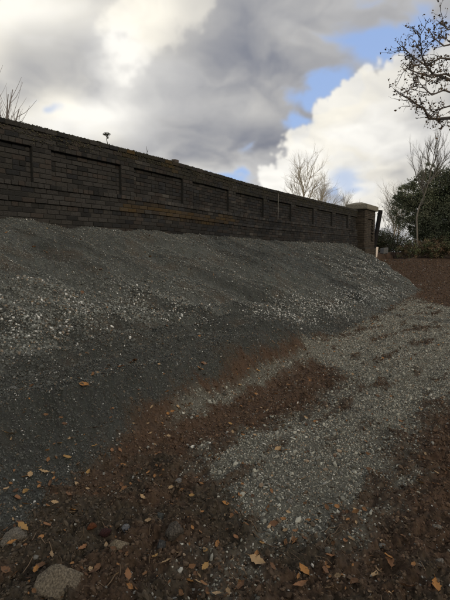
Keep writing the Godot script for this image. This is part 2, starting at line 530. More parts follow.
func build_wall() -> void:
	var r := RandomNumberGenerator.new()
	r.seed = 99
	var w := thing("brick_wall", Vector3(-CT * WALL_Q, 0, -ST * WALL_Q))
	w.basis = Basis(Vector3(ST, 0, -CT), Vector3.UP, Vector3(CT, 0, ST))
	tag(w, "long soot-dark brick wall with recessed panels above the gravel bank", "wall")
	var gt := ImageTexture.create_from_image(grain_image(15, 0.03, 0.45, 1.0))
	var nt := normal_tex(16, 0.06, 5.0)
	var bm := mat(Color(1, 1, 1), 0.93, true, gt, 3.1, nt, 0.8)
	bm.albedo_color = Color(1.0, 1.0, 1.0)
	var mm := mat(Color(0.052, 0.051, 0.046), 0.95, false, gt, 2.3, nt, 0.8)
	var t0 := -3.0
	var t1 := 22.02
	var first := 6.84     # a pilaster's near edge stands here
	var st := SurfaceTool.new()
	st.begin(Mesh.PRIMITIVE_TRIANGLES)
	var bricks := []         # [transform, colour]
	var k0 := int(floor((t0 - first) / PANEL))
	var k1 := int(ceil((t1 - first) / PANEL))
	var ptop := 13           # courses below this one and at or above 6 are recessed between the pilasters
	var pbot := 6
	for k in range(k0, k1 + 1):
		var a := first + k * PANEL
		if a > t1 - 0.3: break
		var b := minf(a + PANEL, t1)
		var dy := dip((a + b) * 0.5)
		var e := 0.0008 * (k % 3)
		# mortar behind the bricks
		add_box(st, Vector3(a, 0.4, -0.46), Vector3(b, PLINTH + 17 * COURSE - 0.006 + dy, -0.078 - e))
		add_box(st, Vector3(a, 0.4, -0.078 - e), Vector3(b, PLINTH - 0.006 + dy, 0.036 - e))
		add_box(st, Vector3(a, PLINTH - 0.006 + dy, -0.078 - e), Vector3(b, PLINTH + pbot * COURSE - 0.006 + dy, -0.013 - e))
		add_box(st, Vector3(a, PLINTH + pbot * COURSE - 0.006 + dy, -0.078 - e), Vector3(a + PIL, PLINTH + ptop * COURSE + 0.006 + dy, -0.013 - e))
		add_box(st, Vector3(a, PLINTH + ptop * COURSE + 0.006 + dy, -0.078 - e), Vector3(b, PLINTH + 17 * COURSE - 0.008 + dy, -0.013 - e))
	part("mortar", st.commit(), mm, w)
	for c in range(-9, 17):
		var yc := PLINTH + (c + 0.5) * COURSE
		var z := -0.05
		if c < 0: z = 0.0
		elif c == 5 or c == 2: z = -0.028
		elif c == 16: z = -0.03
		var L := 0.235
		var header := c % 4 == 1
		if header: L = 0.1175
		if c >= pbot and c < ptop:
			for k in range(k0, k1 + 1):
				var a := first + k * PANEL
				if a > t1 - 0.4: break
				# pilaster: one and a half bricks, alternating
				var cut := 0.235 if c % 2 == 0 else 0.12
				lay(bricks, a, a + cut, yc, -0.05, r)
				lay(bricks, a + cut, a + PIL, yc, -0.05, r)
				var x := a + PIL
				var end := minf(a + PANEL, t1)
				var f := true
				while x < end - 0.02:
					var l := L * (0.5 if f and c % 2 == 0 and not header else 1.0)
					f = false
					var x2 := minf(x + l, end)
					if end - x2 < 0.05: x2 = end
					lay(bricks, x, x2, yc, -0.112, r)
					x = x2
		else:
			var x := t0 + (0.117 if c % 2 == 0 else 0.0) + (0.06 if header else 0.0)
			while x < t1 - 0.05:
				var x2 := minf(x + L, t1)
				lay(bricks, x, x2, yc, z, r)
				x = x2
	var meshes := []
	for i in 4: meshes.append(brick_mesh(1.0, 1.0, 0.10, 0.012, 0.0, r))
	# bricks of unit length would stretch their worn edges, so each size has meshes of its own
	var by := {}
	for i in 3:
		by["s%d" % i] = brick_mesh(0.226, 0.0725, 0.10, 0.006, 0.0035, r)
		by["h%d" % i] = brick_mesh(0.1085, 0.0725, 0.10, 0.006, 0.003, r)
	bricks.sort_custom(func(p, q): return p[0] < q[0])
	var shown := 0
	var rest := {}
	var brick_mats := []
	for i in 14:
		brick_mats.append(null)
	for bk in bricks:
		var len_: float = bk[1] - bk[0]
		var small := len_ < 0.165
		var key: String = ("h" if small else "s") + str(r.randi() % 3)
		var x := Transform3D(Basis.from_euler(Vector3(r.randf_range(-0.025, 0.025), r.randf_range(-0.02, 0.02), r.randf_range(-0.012, 0.012))).scaled_local(Vector3((len_ - 0.0095) / (0.1085 if small else 0.226), 1, 1)), Vector3((bk[0] + bk[1]) * 0.5, bk[2] + dip((bk[0] + bk[1]) * 0.5), bk[3] + r.randf_range(-0.005, 0.004)))
		if bk[0] > 3.75 and bk[2] > 1.93 and shown < 296:
			shown += 1
			var col := brick_color(bk[0], bk[2], r)
			var slot := r.randi() % 14
			if brick_mats[slot] == null:
				var m2 := bm.duplicate()
				m2.vertex_color_use_as_albedo = false
				m2.albedo_color = col.linear_to_srgb()
				brick_mats[slot] = m2
			var o := part("brick", by[key], brick_mats[slot], w)
			o.transform = x
		else:
			if not rest.has(key): rest[key] = [[], []]
			rest[key][0].append(x)
			rest[key][1].append(brick_color(bk[0], bk[2], r))
	for key in rest:
		multi("bricks", by[key], bm, rest[key][0], rest[key][1], w)
	# moss and crumbled mortar along the top
	var xs := []
	var cs := []
	for i in 26000:
		var t := t0 + (t1 - t0) * r.randf()
		var dens := 0.5 + 0.8 * n1.get_noise_1d(t * 1.1 + 4.0) + 0.5 * n2.get_noise_1d(t * 5.0)
		if r.randf() > dens + 0.25: continue
		var zz := r.randf_range(-0.44, 0.035)
		var front := r.randf() < 0.4
		var y := PLINTH + 17 * COURSE + dip(t) + 0.004
		if front:
			zz = 0.012
			y -= absf(r.randfn(0.0, 0.10))
		var s := r.randf_range(0.007, 0.022)
		xs.append(Transform3D(Basis.from_euler(Vector3(r.randf() * 6, r.randf() * 6, r.randf() * 6)).scaled(Vector3(s * 1.5, s * 0.8, s * (0.5 if front else 1.0))), Vector3(t, y, zz)))
		var c := Vector3(0.052, 0.052, 0.032).lerp(Vector3(0.080, 0.068, 0.042), r.randf()) * r.randf_range(0.6, 1.2)
		cs.append(Color(c.x, c.y, c.z))
	multi("moss", rock_mesh(r, 0.25), mat(Color.WHITE, 0.97, true), xs, cs, w)
	# coping: flat bricks bedded across the top
	var cm := mat(Color(0.066, 0.062, 0.046), 0.95, false, gt, 2.0, nt, 1.0)
	var x0 := t0
	while x0 < t1 - 0.1:
		var l := minf(r.randf_range(0.42, 0.62), t1 - x0)
		var o := part("coping_slab", brick_mesh(l - 0.012, 0.05, 0.47, 0.012, 0.006, r), cm, w)
		o.transform = Transform3D(Basis.from_euler(Vector3(r.randf_range(-0.01, 0.01), 0, r.randf_range(-0.008, 0.008))), Vector3(x0 + l * 0.5, PLINTH + 17 * COURSE + dip(x0 + l * 0.5) - 0.018, -0.222))
		x0 += l
	# a pale run of lime down one pilaster
	var lime := SurfaceTool.new()
	lime.begin(Mesh.PRIMITIVE_TRIANGLES)
	var pts := []
	for i in 15:
		pts.append(Vector3(13.72 + r.randf_range(-0.012, 0.012), 3.32 - i * 0.058, 0.004))
	limb(lime, pts, 0.016, 0.011, 5)
	var lo := part("lime_streak", lime.commit(), mat(Color(0.34, 0.32, 0.28), 0.95, false, gt, 6.0), w)
	lo.set_meta("label", "pale lime streak running down the wall")
	build_pier(w, bm, mm, gt, nt, r)

func lay(out: Array, a: float, b: float, y: float, z: float, r: RandomNumberGenerator) -> void:
	if b - a < 0.03: return
	out.append([a, b, y, z])

func build_pier(w: Node3D, bm: Material, mm: Material, gt: Texture2D, nt: Texture2D, r: RandomNumberGenerator) -> void:
	var p := Node3D.new()
	p.name = "end_pier"
	w.add_child(p)
	p.position = Vector3(22.02, 0.0, 0.0)
	p.set_meta("label", "square brick end pier under a pale stone cap")
	var st := SurfaceTool.new()
	st.begin(Mesh.PRIMITIVE_TRIANGLES)
	add_box(st, Vector3(0.012, 0.2, -0.44), Vector3(1.688, 3.405, 0.27))
	add_box(st, Vector3(-0.06, 0.2, -0.5), Vector3(1.76, 1.66, 0.40))
	part("mortar", st.commit(), mm, p)
	var xs := []
	var cs := []
	var ch := 0.0817
	for c in range(0, 34):
		var y := 0.64 + (c + 0.5) * ch
		if y > 3.4: break
		var out := 0.075 if y < 1.66 else 0.0
		var recess := y > 1.95 and y < 3.05
		var x := -out + (0.0 if c % 2 == 0 else 0.1175)
		while x < 1.69 + out:
			var x2 := minf(x + 0.235, 1.7 + out)
			var mid := (x + x2) * 0.5
			var z := 0.30 + out
			if recess and mid > 0.38 and mid < 1.36: z -= 0.075
			xs.append(Transform3D(Basis.from_euler(Vector3(0, r.randf_range(-0.02, 0.02), 0)).scaled_local(Vector3((x2 - x - 0.009) / 0.226, 1, 1)), Vector3(mid, y, z + r.randf_range(-0.004, 0.004))))
			cs.append(pier_color(r))
			x = x2
		var zz := -0.44 - out + (0.0 if c % 2 == 1 else 0.1175)
		while zz < 0.3 + out:
			var z2 := minf(zz + 0.235, 0.348 + out)
			xs.append(Transform3D(Basis(Vector3.UP, PI / 2).scaled_local(Vector3((z2 - zz - 0.009) / 0.226, 1, 1)), Vector3(0.048 - out, y, (zz + z2) * 0.5)))
			cs.append(pier_color(r))
			xs.append(Transform3D(Basis(Vector3.UP, PI / 2).scaled_local(Vector3((z2 - zz - 0.009) / 0.226, 1, 1)), Vector3(1.652 + out, y, (zz + z2) * 0.5)))
			cs.append(pier_color(r))
			zz = z2
	multi("bricks", brick_mesh(0.226, 0.0725, 0.10, 0.006, 0.003, r), bm, xs, cs, p)
	# cap: a moulded slab with a weathered top
	var cap := SurfaceTool.new()
	cap.begin(Mesh.PRIMITIVE_TRIANGLES)
	cap.set_smooth_group(-1)
	var rings := [[0.0, 0.0], [0.02, 0.09], [0.07, 0.11], [0.235, 0.11], [0.25, 0.095], [0.36, -0.25]]
	var prev := []
	for rg in rings:
		var y: float = 3.405 + rg[0]
		var g: float = rg[1]
		var now := [Vector3(-g, y, 0.35 + g), Vector3(1.7 + g, y, 0.35 + g), Vector3(1.7 + g, y, -0.44 - g), Vector3(-g, y, -0.44 - g)]
		if prev.size():
			for i in 4:
				var j := (i + 1) % 4
				for q in [prev[i], now[i], prev[j], prev[j], now[i], now[j]]: cap.add_vertex(q)
		prev = now
	for q in [prev[0], prev[2], prev[1], prev[0], prev[3], prev[2]]: cap.add_vertex(q)
	cap.generate_normals()
	part("cap_stone", cap.commit(), mat(Color(0.34, 0.31, 0.235), 0.92, false, gt, 1.3, nt, 0.6), p).set_meta("label", "pale weathered stone cap")

func pier_color(r: RandomNumberGenerator) -> Color:
	var c := Vector3(0.095, 0.078, 0.058).lerp(Vector3(0.125, 0.10, 0.072), r.randf()) * r.randf_range(0.7, 1.2)
	return Color(c.x, c.y, c.z)

# ---------------------------------------------------------------- stones
func rock_mesh(r: RandomNumberGenerator, jit: float) -> ArrayMesh:
	var g := (1.0 + sqrt(5.0)) / 2.0
	var v := [Vector3(-1, g, 0), Vector3(1, g, 0), Vector3(-1, -g, 0), Vector3(1, -g, 0), Vector3(0, -1, g), Vector3(0, 1, g), Vector3(0, -1, -g), Vector3(0, 1, -g), Vector3(g, 0, -1), Vector3(g, 0, 1), Vector3(-g, 0, -1), Vector3(-g, 0, 1)]
	for i in 12:
		v[i] = v[i].normalized() * (0.5 * (1.0 + r.randf_range(-jit, jit)))
		v[i] += Vector3(r.randf_range(-1, 1), r.randf_range(-1, 1), r.randf_range(-1, 1)) * jit * 0.2
	var f := [0, 11, 5, 0, 5, 1, 0, 1, 7, 0, 7, 10, 0, 10, 11, 1, 5, 9, 5, 11, 4, 11, 10, 2, 10, 7, 6, 7, 1, 8, 3, 9, 4, 3, 4, 2, 3, 2, 6, 3, 6, 8, 3, 8, 9, 4, 9, 5, 2, 4, 11, 6, 2, 10, 8, 6, 7, 9, 8, 1]
	var st := SurfaceTool.new()
	st.begin(Mesh.PRIMITIVE_TRIANGLES)
	st.set_smooth_group(-1)
	for k in range(0, 60, 3):
		for i in [f[k], f[k + 2], f[k + 1]]: st.add_vertex(v[i])
	st.generate_normals()
	return st.commit()

func coarse(t: float, q: float) -> float:
	var a := exp(-pow((q - 4.35) / 0.55, 2.0)) * (1.0 - smoothstep(5.0, 6.8, t))
	var b := exp(-pow((q - 3.55) / 0.45, 2.0)) * smoothstep(5.5, 7.5, t) * (1.0 - smoothstep(13.5, 17.0, t))
	var c := 0.6 * exp(-pow((q - 4.6) / 0.9, 2.0)) * smoothstep(12.0, 14.0, t)
	return clampf(maxf(maxf(a, b), c) * (0.75 + 0.9 * n2.get_noise_2d(t * 1.4, q * 1.4)), 0.0, 1.0)

func scatter_stones() -> void:
	var r := RandomNumberGenerator.new()
	r.seed = 4711
	var half := deg_to_rad(40.0)
	var X := {}
	var C := {}
	for k in ["bank", "bank_coarse", "road", "clod", "pebble"]:
		X[k] = []
		C[k] = []
	var rad := 1.25
	while rad < 27.0:
		var dr := rad * 0.02
		var mean := maxf(0.0145, 0.0021 * rad)
		var extra := 1.7 if rad < 6.0 else 1.0      # the near gravel lies thicker
		var n := int(1.35 * extra / (mean * mean) * rad * dr * 2.0 * half)
		for i in n:
			var a := r.randf_range(-half, half)
			var rr := rad + dr * r.randf()
			var px := rr * sin(a)
			var pd := rr * cos(a)
			var v := tq(px, pd)
			if v.y > 6.85 or v.y < -9.0: continue
			var z := zones(v.x, v.y)
			var u := r.randf()
			if u >= z.x and r.randf() > 1.0 / extra: continue
			var s := lerpf(0.55, 1.5, pow(r.randf(), 2.2)) * mean
			var kind := "clod"
			var col: Vector3
			var e := Vector3(r.randf() * TAU, r.randf() * TAU, r.randf() * TAU)
			if u < z.x:
				kind = "bank"
				var co := coarse(v.x, v.y)
				s *= lerpf(0.68, 0.95, co)
				var light := 0.02 + (0.07 if v.x < 6.0 else 0.24) * co
				var g := lerpf(r.randf_range(0.5, 1.3), 0.22 + 1.5 * pow(r.randf(), 1.6), 0.25 + 0.75 * co)
				var damp_shade_tone := 1.0 - 0.42 * damp_and_shade(v.x, v.y)
				col = Vector3(0.146, 0.153, 0.138) * g * damp_shade_tone
				if r.randf() < 0.10: col = Vector3(0.22, 0.18, 0.135) * g * damp_shade_tone
				if r.randf() < light: col = Vector3(0.48, 0.48, 0.45) * r.randf_range(0.6, 1.35)
				if r.randf() < 0.35 * co:
					kind = "bank_coarse"
					s = maxf(s, r.randf_range(0.013, 0.032))
			elif u < z.x + z.y:
				kind = "road"
				s *= 0.70
				var g := 0.3 + 1.45 * pow(r.randf(), 1.3)
				col = Vector3(0.215, 0.212, 0.178) * g
				if r.randf() < 0.14: col = Vector3(0.21, 0.16, 0.112) * g
				if r.randf() < 0.04: col = Vector3(0.46, 0.45, 0.40) * r.randf_range(0.6, 1.3)
				if r.randf() < 0.012: s = maxf(s, r.randf_range(0.02, 0.038))
			else:
				var pick := r.randf()
				if pick < (0.045 if pd < 9.0 else 0.012):
					kind = "pebble"
					col = Vector3(0.17, 0.165, 0.145) * r.randf_range(0.5, 1.6)
					s *= 0.7
					if r.randf() < 0.14: col = Vector3(0.40, 0.38, 0.34) * r.randf_range(0.7, 1.2)
					if r.randf() < 0.05: s *= 2.0
				elif pick < 0.55:
					col = Vector3(0.078, 0.062, 0.045).lerp(Vector3(0.106, 0.068, 0.045), z.z * r.randf_range(0.5, 1.0)) * r.randf_range(0.55, 1.35)
					if pd > 12.0 and r.randf() < 0.6: continue
					if pd < 12.0:
						s *= 0.85
						if r.randf() < 0.07: s *= 2.0
				else: continue
			var b := Basis.from_euler(e).scaled_local(Vector3(s * r.randf_range(1.0, 1.5), s * r.randf_range(0.5, 0.85), s))
			X[kind].append(Transform3D(b, Vector3(px, ground_h(px, pd) + s * 0.2, -pd)))
			C[kind].append(Color(col.x, col.y, col.z))
		rad += dr
	var m := mat(Color.WHITE, 0.85, true)
	var soil := mat(Color.WHITE, 0.95, true)
	soil.metallic_specular = 0.2
	var info := {"bank": ["bank_gravel", "fine grey crushed gravel covering the bank below the brick wall"], "bank_coarse": ["coarse_gravel", "coarse pale broken stone in bands across the gravel bank"], "road": ["track_gravel", "grey-green gravel strewn along the track"], "clod": ["soil_crumbs", "dark brown crumbs of soil on the muddy ground"], "pebble": ["pebbles", "pale pebbles trodden into the brown mud"]}
	for k in X:
		print(k, " ", X[k].size())
		tag(multi(info[k][0], rock_mesh(r, 0.28 if k != "clod" else 0.4), soil if k == "clod" else m, X[k], C[k]), info[k][1], k.replace("_", " ") if false else ("soil" if k == "clod" else "gravel"), "", "stuff")

# ---------------------------------------------------------------- trees
func limb(st: SurfaceTool, pts: Array, r0: float, r1: float, sides: int) -> void:
	var prev := []
	var n := pts.size()
	for i in n:
		var d: Vector3 = (pts[mini(i + 1, n - 1)] - pts[maxi(i - 1, 0)]).normalized()
		var x := d.cross(Vector3(0.3, 0.2, 0.93)).normalized()
		var y := d.cross(x)
		var rr := lerpf(r0, r1, float(i) / (n - 1))
		var now := []
		for k in sides:
			var a := TAU * k / sides
			now.append(pts[i] + (x * cos(a) + y * sin(a)) * rr)
		if i > 0:
			for k in sides:
				var j := (k + 1) % sides
				for p in [[prev[k], k], [now[k], k], [prev[j], j], [prev[j], j], [now[k], k], [now[j], j]]:
					var a2: float = TAU * p[1] / sides
					st.set_normal(x * cos(a2) + y * sin(a2))
					st.add_vertex(p[0])
		prev = now

func grow(st: SurfaceTool, p: Vector3, dir: Vector3, length: float, rad: float, level: int, P: Dictionary, r: RandomNumberGenerator, tips: Array) -> void:
	var pts := [p]
	var d := dir
	var segs := 5 if level > 1 else 3
	for i in segs:
		d = (d + Vector3(r.randfn(), r.randfn(), r.randfn()) * float(P.wiggle) + Vector3.UP * float(P.up)).normalized()
		pts.append(pts[-1] + d * length / segs)
	limb(st, pts, rad, rad * (0.55 if level > 0 else 0.4), 6 if rad > 0.04 else (4 if rad > 0.012 else 3))
	if level == 0:
		tips.append(pts[-1])
		tips.append(pts[1])
		return
	var kids: int = P.kids + (r.randi() % 2)
	for k in kids:
		var f := lerpf(float(P.get("from", 0.3)), 1.0, (k + r.randf()) / kids)
		var i := mini(int(f * segs), segs - 1)
		var at: Vector3 = pts[i].lerp(pts[i + 1], f * segs - i)
		var along: Vector3 = (pts[i + 1] - pts[i]).normalized()
		var side := along.cross(Vector3(r.randfn(), r.randfn(), r.randfn())).normalized()
		var ang := float(P.spread) * r.randf_range(0.6, 1.3)
		grow(st, at, (along * cos(ang) + side * sin(ang)).normalized(), length * float(P.ratio) * r.randf_range(0.75, 1.2), rad * (0.62 - 0.22 * f), level - 1, P, r, tips)

func bark(c: Vector3) -> StandardMaterial3D:
	return mat(Color(c.x, c.y, c.z), 0.95)

func bare_tree(called: String, label: String, base: Vector3, height: float, rad: float, P: Dictionary, c: Vector3, seed_: int, group := "", lean := Vector3.UP) -> Node3D:
	var r := RandomNumberGenerator.new()
	r.seed = seed_
	var o := thing(called, base)
	tag(o, label, "tree", group)
	var ts := SurfaceTool.new()
	ts.begin(Mesh.PRIMITIVE_TRIANGLES)
	var cr := SurfaceTool.new()
	cr.begin(Mesh.PRIMITIVE_TRIANGLES)
	var pts := [Vector3(0, -0.1, 0)]
	var d := lean.normalized()
	for i in 7:
		d = (d + Vector3(r.randfn(), 0, r.randfn()) * 0.06 + Vector3.UP * 0.1).normalized()
		pts.append(pts[-1] + d * height * 0.62 / 7.0)
	limb(ts, pts, rad, rad * 0.4, 7)
	var tips := []
	var kids: int = P.get("first", 8)
	for k in kids:
		var f := lerpf(float(P.get("crown_from", 0.35)), 1.0, (k + 0.5) / kids)
		var i := mini(int(f * 7), 6)
		var at: Vector3 = pts[i].lerp(pts[i + 1], f * 7 - i)
		var a := k * 2.4 + r.randf()
		var ang := float(P.spread) * lerpf(1.3, 0.45, f)
		grow(cr, at, Vector3(cos(a) * sin(ang), cos(ang), sin(a) * sin(ang)), height * lerpf(0.42, 0.34, f), rad * lerpf(0.5, 0.36, f), P.levels, P, r, tips)
	var m := bark(c)
	part("trunk", ts.commit(), m, o)
	part("crown", cr.commit(), m, o)
	return o

# leaves: folded pointed blades of four triangles spread through clumps inside a set of lobes
func leaves(lobes: Array, clumps: int, per: int, size: float, cols: Array, seed_: int, shell := 0.55) -> ArrayMesh:
	var r := RandomNumberGenerator.new()
	r.seed = seed_
	var v := PackedVector3Array()
	var nn := PackedVector3Array()
	var cc := PackedColorArray()
	var total := 0.0
	for l in lobes: total += l[1] * l[1]
	for ci in clumps:
		var pick := r.randf() * total
		var lobe: Array = lobes[0]
		for l in lobes:
			pick -= l[1] * l[1]
			if pick <= 0.0:
				lobe = l
				break
		var dir := Vector3(r.randfn(), r.randfn(), r.randfn()).normalized()
		var c: Vector3 = lobe[0] + dir * lobe[1] * lerpf(shell, 1.05, r.randf()) * Vector3(1, lobe[2], 1)
		var cr: float = lobe[1] * r.randf_range(0.13, 0.27)
		var tone := r.randf_range(0.65, 1.3)
		var base: Vector3 = cols[r.randi() % cols.size()] * tone
		for k in per:
			var p := c + Vector3(r.randfn(), r.randfn() * 0.8, r.randfn()) * cr * 0.6
			var s := size * r.randf_range(0.6, 1.35)
			var ax := (Vector3(r.randfn(), r.randfn() - 0.2, r.randfn()) + dir * 0.6).normalized()
			var sd := ax.cross(Vector3(r.randfn(), r.randfn(), r.randfn())).normalized()
			var up := sd.cross(ax)
			var q := [p, p + ax * s * 0.5 + sd * s * 0.27 + up * s * 0.08, p + ax * s, p + ax * s * 0.5 - sd * s * 0.27 + up * s * 0.08]
			var cv := base * r.randf_range(0.75, 1.25)
			for t in [0, 1, 2, 0, 2, 3]:
				v.append(q[t])
				nn.append(-up)
				cc.append(Color(cv.x, cv.y, cv.z))
	var arr := []
	arr.resize(Mesh.ARRAY_MAX)
	arr[Mesh.ARRAY_VERTEX] = v
	arr[Mesh.ARRAY_NORMAL] = nn
	arr[Mesh.ARRAY_COLOR] = cc
	var am := ArrayMesh.new()
	am.add_surface_from_arrays(Mesh.PRIMITIVE_TRIANGLES, arr)
	return am

func leaf_mat() -> StandardMaterial3D:
	var m := mat(Color.WHITE, 0.6, true)
	m.backlight_enabled = true
	m.backlight = Color(0.25, 0.25, 0.2)
	return m

func ragged(lobes: Array, many: int, seed_: int) -> Array:
	var r := RandomNumberGenerator.new()
	r.seed = seed_
	var out := lobes.duplicate()
	for i in many:
		var l: Array = lobes[r.randi() % lobes.size()]
		var d := Vector3(r.randfn(), absf(r.randfn()) * 0.8, r.randfn() * 0.6).normalized()
		out.append([l[0] + d * l[1] * r.randf_range(0.95, 1.25), l[1] * r.randf_range(0.18, 0.34), 1.0])
	return out

func leafy(called: String, label: String, cat: String, base: Vector3, trunk_h: float, trunk_r: float, lobes: Array, clumps: int, per: int, size: float, cols: Array, seed_: int, group := "", shell := 0.55) -> Node3D:
	var o := thing(called, base)
	tag(o, label, cat, group)
	var r := RandomNumberGenerator.new()
	r.seed = seed_ + 1
	var st := SurfaceTool.new()
	st.begin(Mesh.PRIMITIVE_TRIANGLES)
	limb(st, [Vector3(0, -0.2, 0), Vector3(0.05, trunk_h * 0.4, 0), Vector3(-0.04, trunk_h * 0.75, 0.05), Vector3(0, trunk_h, 0)], trunk_r, trunk_r * 0.5, 7)
	for l in lobes:
		if l[1] < 0.55 and trunk_h > 2.0: continue
		var a := Vector3(0, trunk_h * r.randf_range(0.35, 0.9), 0)
		var b: Vector3 = l[0]
		limb(st, [a, a.lerp(b, 0.5) + Vector3(0, -0.1, 0.1), b, b + (b - a).normalized() * l[1] * 0.5], trunk_r * 0.4, 0.012, 5)
	part("trunk", st.commit(), bark(Vector3(0.05, 0.043, 0.035)), o)
	part("crown", leaves(lobes, clumps, per, size, cols, seed_, shell), leaf_mat(), o)
	return o

func g_at(X: float, D: float) -> Vector3:
	return Vector3(X, ground_h(X, D), -D)

func build_trees() -> void:
	var ever := [Vector3(0.13, 0.145, 0.085), Vector3(0.11, 0.128, 0.075), Vector3(0.16, 0.165, 0.105)]
	# the dense evergreens to the right of the track
	var b1 := g_at(12.9, 30.5)
	leafy("evergreen_tree", "dense dark evergreen bulging over the track's far end", "tree", b1, 4.6, 0.22,
		ragged([[Vector3(-0.9, 2.9, 0), 1.35, 1.0], [Vector3(-1.3, 3.7, 0.3), 0.85, 0.9], [Vector3(-0.3, 4.2, 0.2), 1.15, 0.9], [Vector3(0.9, 4.2, 0), 1.4, 1.0], [Vector3(0.2, 2.4, 0.4), 1.6, 1.0], [Vector3(1.2, 2.6, 0.3), 1.7, 1.0], [Vector3(0.2, 1.0, 0.6), 1.3, 0.9], [Vector3(1.2, 0.9, 0.6), 1.4, 0.9]], 26, 91), 1000, 100, 0.088, ever, 301)
	var b2 := g_at(15.9, 30.0)
	leafy("evergreen_tree", "darker broad evergreen behind the slender bare tree", "tree", b2, 5.0, 0.26,
		ragged([[Vector3(-0.9, 4.3, 0), 1.5, 1.0], [Vector3(0.6, 4.6, 0), 1.7, 1.0], [Vector3(-0.6, 2.4, 0.4), 1.9, 1.0], [Vector3(1.0, 2.6, 0.3), 2.0, 1.0], [Vector3(-0.4, 0.9, 0.5), 1.6, 0.9], [Vector3(1.4, 0.9, 0.3), 1.6, 0.9], [Vector3(2.0, 4.0, 0), 1.6, 1.0]], 26, 92), 1150, 110, 0.092, [Vector3(0.065, 0.08, 0.042), Vector3(0.055, 0.07, 0.036), Vector3(0.078, 0.088, 0.048)], 302)
	var b3 := g_at(16.2, 24.5)
	leafy("evergreen_tree", "dark evergreen at the right edge of the track", "tree", b3, 4.8, 0.24,
		[[Vector3(0, 3.6, 0), 1.7, 1.1], [Vector3(-0.7, 1.6, 0), 1.5, 1.0], [Vector3(0.9, 1.6, 0), 1.6, 1.0], [Vector3(0.6, 4.6, 0), 1.2, 1.0]], 500, 90, 0.09, ever, 303)
	# scrub at the foot of the evergreens and the hedge beyond the pier
	var scrub := [Vector3(0.13, 0.10, 0.055), Vector3(0.14, 0.095, 0.055), Vector3(0.10, 0.105, 0.05), Vector3(0.085, 0.095, 0.045)]
	var hedge := [Vector3(0.085, 0.095, 0.045), Vector3(0.11, 0.095, 0.055), Vector3(0.07, 0.082, 0.04)]
	for a in [[11.6, 29.2, 0.75, "brown leafless-looking scrub under the bulging evergreen"], [11.3, 26.4, 0.6, "small brown scrub clump beside the slender bare tree"], [12.0, 25.9, 0.5, "ragged low brambles on the near side of the slender bare tree"], [12.9, 28.6, 0.85, "rusty bramble clump at the foot of the bare tree"], [14.3, 27.6, 0.7, "low dark scrub under the broad evergreen"]]:
		leafy("scrub_bush", a[3], "bush", g_at(a[0], a[1]), 0.7, 0.03, [[Vector3(0, 0.55, 0), a[2], 0.8], [Vector3(-0.6, 0.35, 0.1), a[2] * 0.7, 0.8], [Vector3(0.6, 0.4, 0), a[2] * 0.75, 0.8]], 130, 30, 0.085, scrub, 310 + int(a[0] * 10), "scrub below the evergreens", 0.2)
	for a in [[9.9, 32.0, 0.95, "dark hedge bush just past the end pier"], [11.0, 33.5, 1.1, "rounded hedge bush between the pier and the evergreens"], [9.0, 35.0, 1.1, "hedge bush half hidden behind the end pier"], [12.4, 36.0, 1.3, "hedge bush behind the bulging evergreen"]]:
		leafy("hedge_bush", a[3], "bush", g_at(a[0], a[1]), 0.9, 0.04, [[Vector3(0, 0.75, 0), a[2], 0.85], [Vector3(-0.7, 0.5, 0.1), a[2] * 0.75, 0.8], [Vector3(0.7, 0.55, 0), a[2] * 0.8, 0.8]], 190, 34, 0.09, hedge, 330 + int(a[0] * 10), "hedge past the end pier", 0.25)
	for i in 5:
		var a := 8.0 + i * 8.0
		var D := 62.0 + 9.0 * sin(i * 2.1)
		leafy("distant_bush", "far hedgerow bush beyond the site", "bush", g_at(a, D), 1.8, 0.06, [[Vector3(0, 1.2, 0), 2.2, 0.7], [Vector3(-2.4, 0.9, 0), 1.9, 0.7], [Vector3(2.5, 1.0, 0), 2.0, 0.7]], 130, 30, 0.2, hedge, 400 + i, "far hedgerow bushes", 0.3)
	# bare trees
	var pale := Vector3(0.40, 0.345, 0.255)  # sunlight painted into the bark colour of the far trees
	var P := {"wiggle": 0.13, "up": 0.10, "kids": 4, "spread": 0.55, "ratio": 0.58, "levels": 3, "first": 11, "crown_from": 0.2}
	bare_tree("bare_tree", "bare tree with sunlight painted pale on its bark, spreading above the wall's far half", at_px(303, 215, 40.0) - Vector3(0, 1.8, 0), 6.6, 0.10, P, pale, 501, "bare trees behind the wall")
	bare_tree("bare_tree", "low twiggy bare tree beside the spreading one behind the wall", at_px(322, 216, 42.0) - Vector3(0, 1.8, 0), 5.0, 0.08, P, pale, 502, "bare trees behind the wall")
	bare_tree("bare_tree", "small bare tree showing just left of the pier cap", at_px(345, 222, 44.0) - Vector3(0, 1.2, 0), 3.7, 0.06, P, Vector3(0.30, 0.26, 0.20), 503, "bare trees behind the wall")
	bare_tree("bare_tree", "slender bare tree between the pier and the evergreens", g_at(13.6, 39.0), 5.3, 0.075, P, Vector3(0.30, 0.26, 0.20), 504)
	bare_tree("bare_tree", "thin bare tree against the bulging evergreen's edge", g_at(14.5, 40.0), 5.0, 0.07, P, Vector3(0.24, 0.20, 0.155), 505)
	# saplings behind the wall's near end
	var PS := {"wiggle": 0.05, "up": 0.22, "kids": 2, "spread": 0.68, "ratio": 0.5, "levels": 1, "first": 12, "crown_from": 0.4}
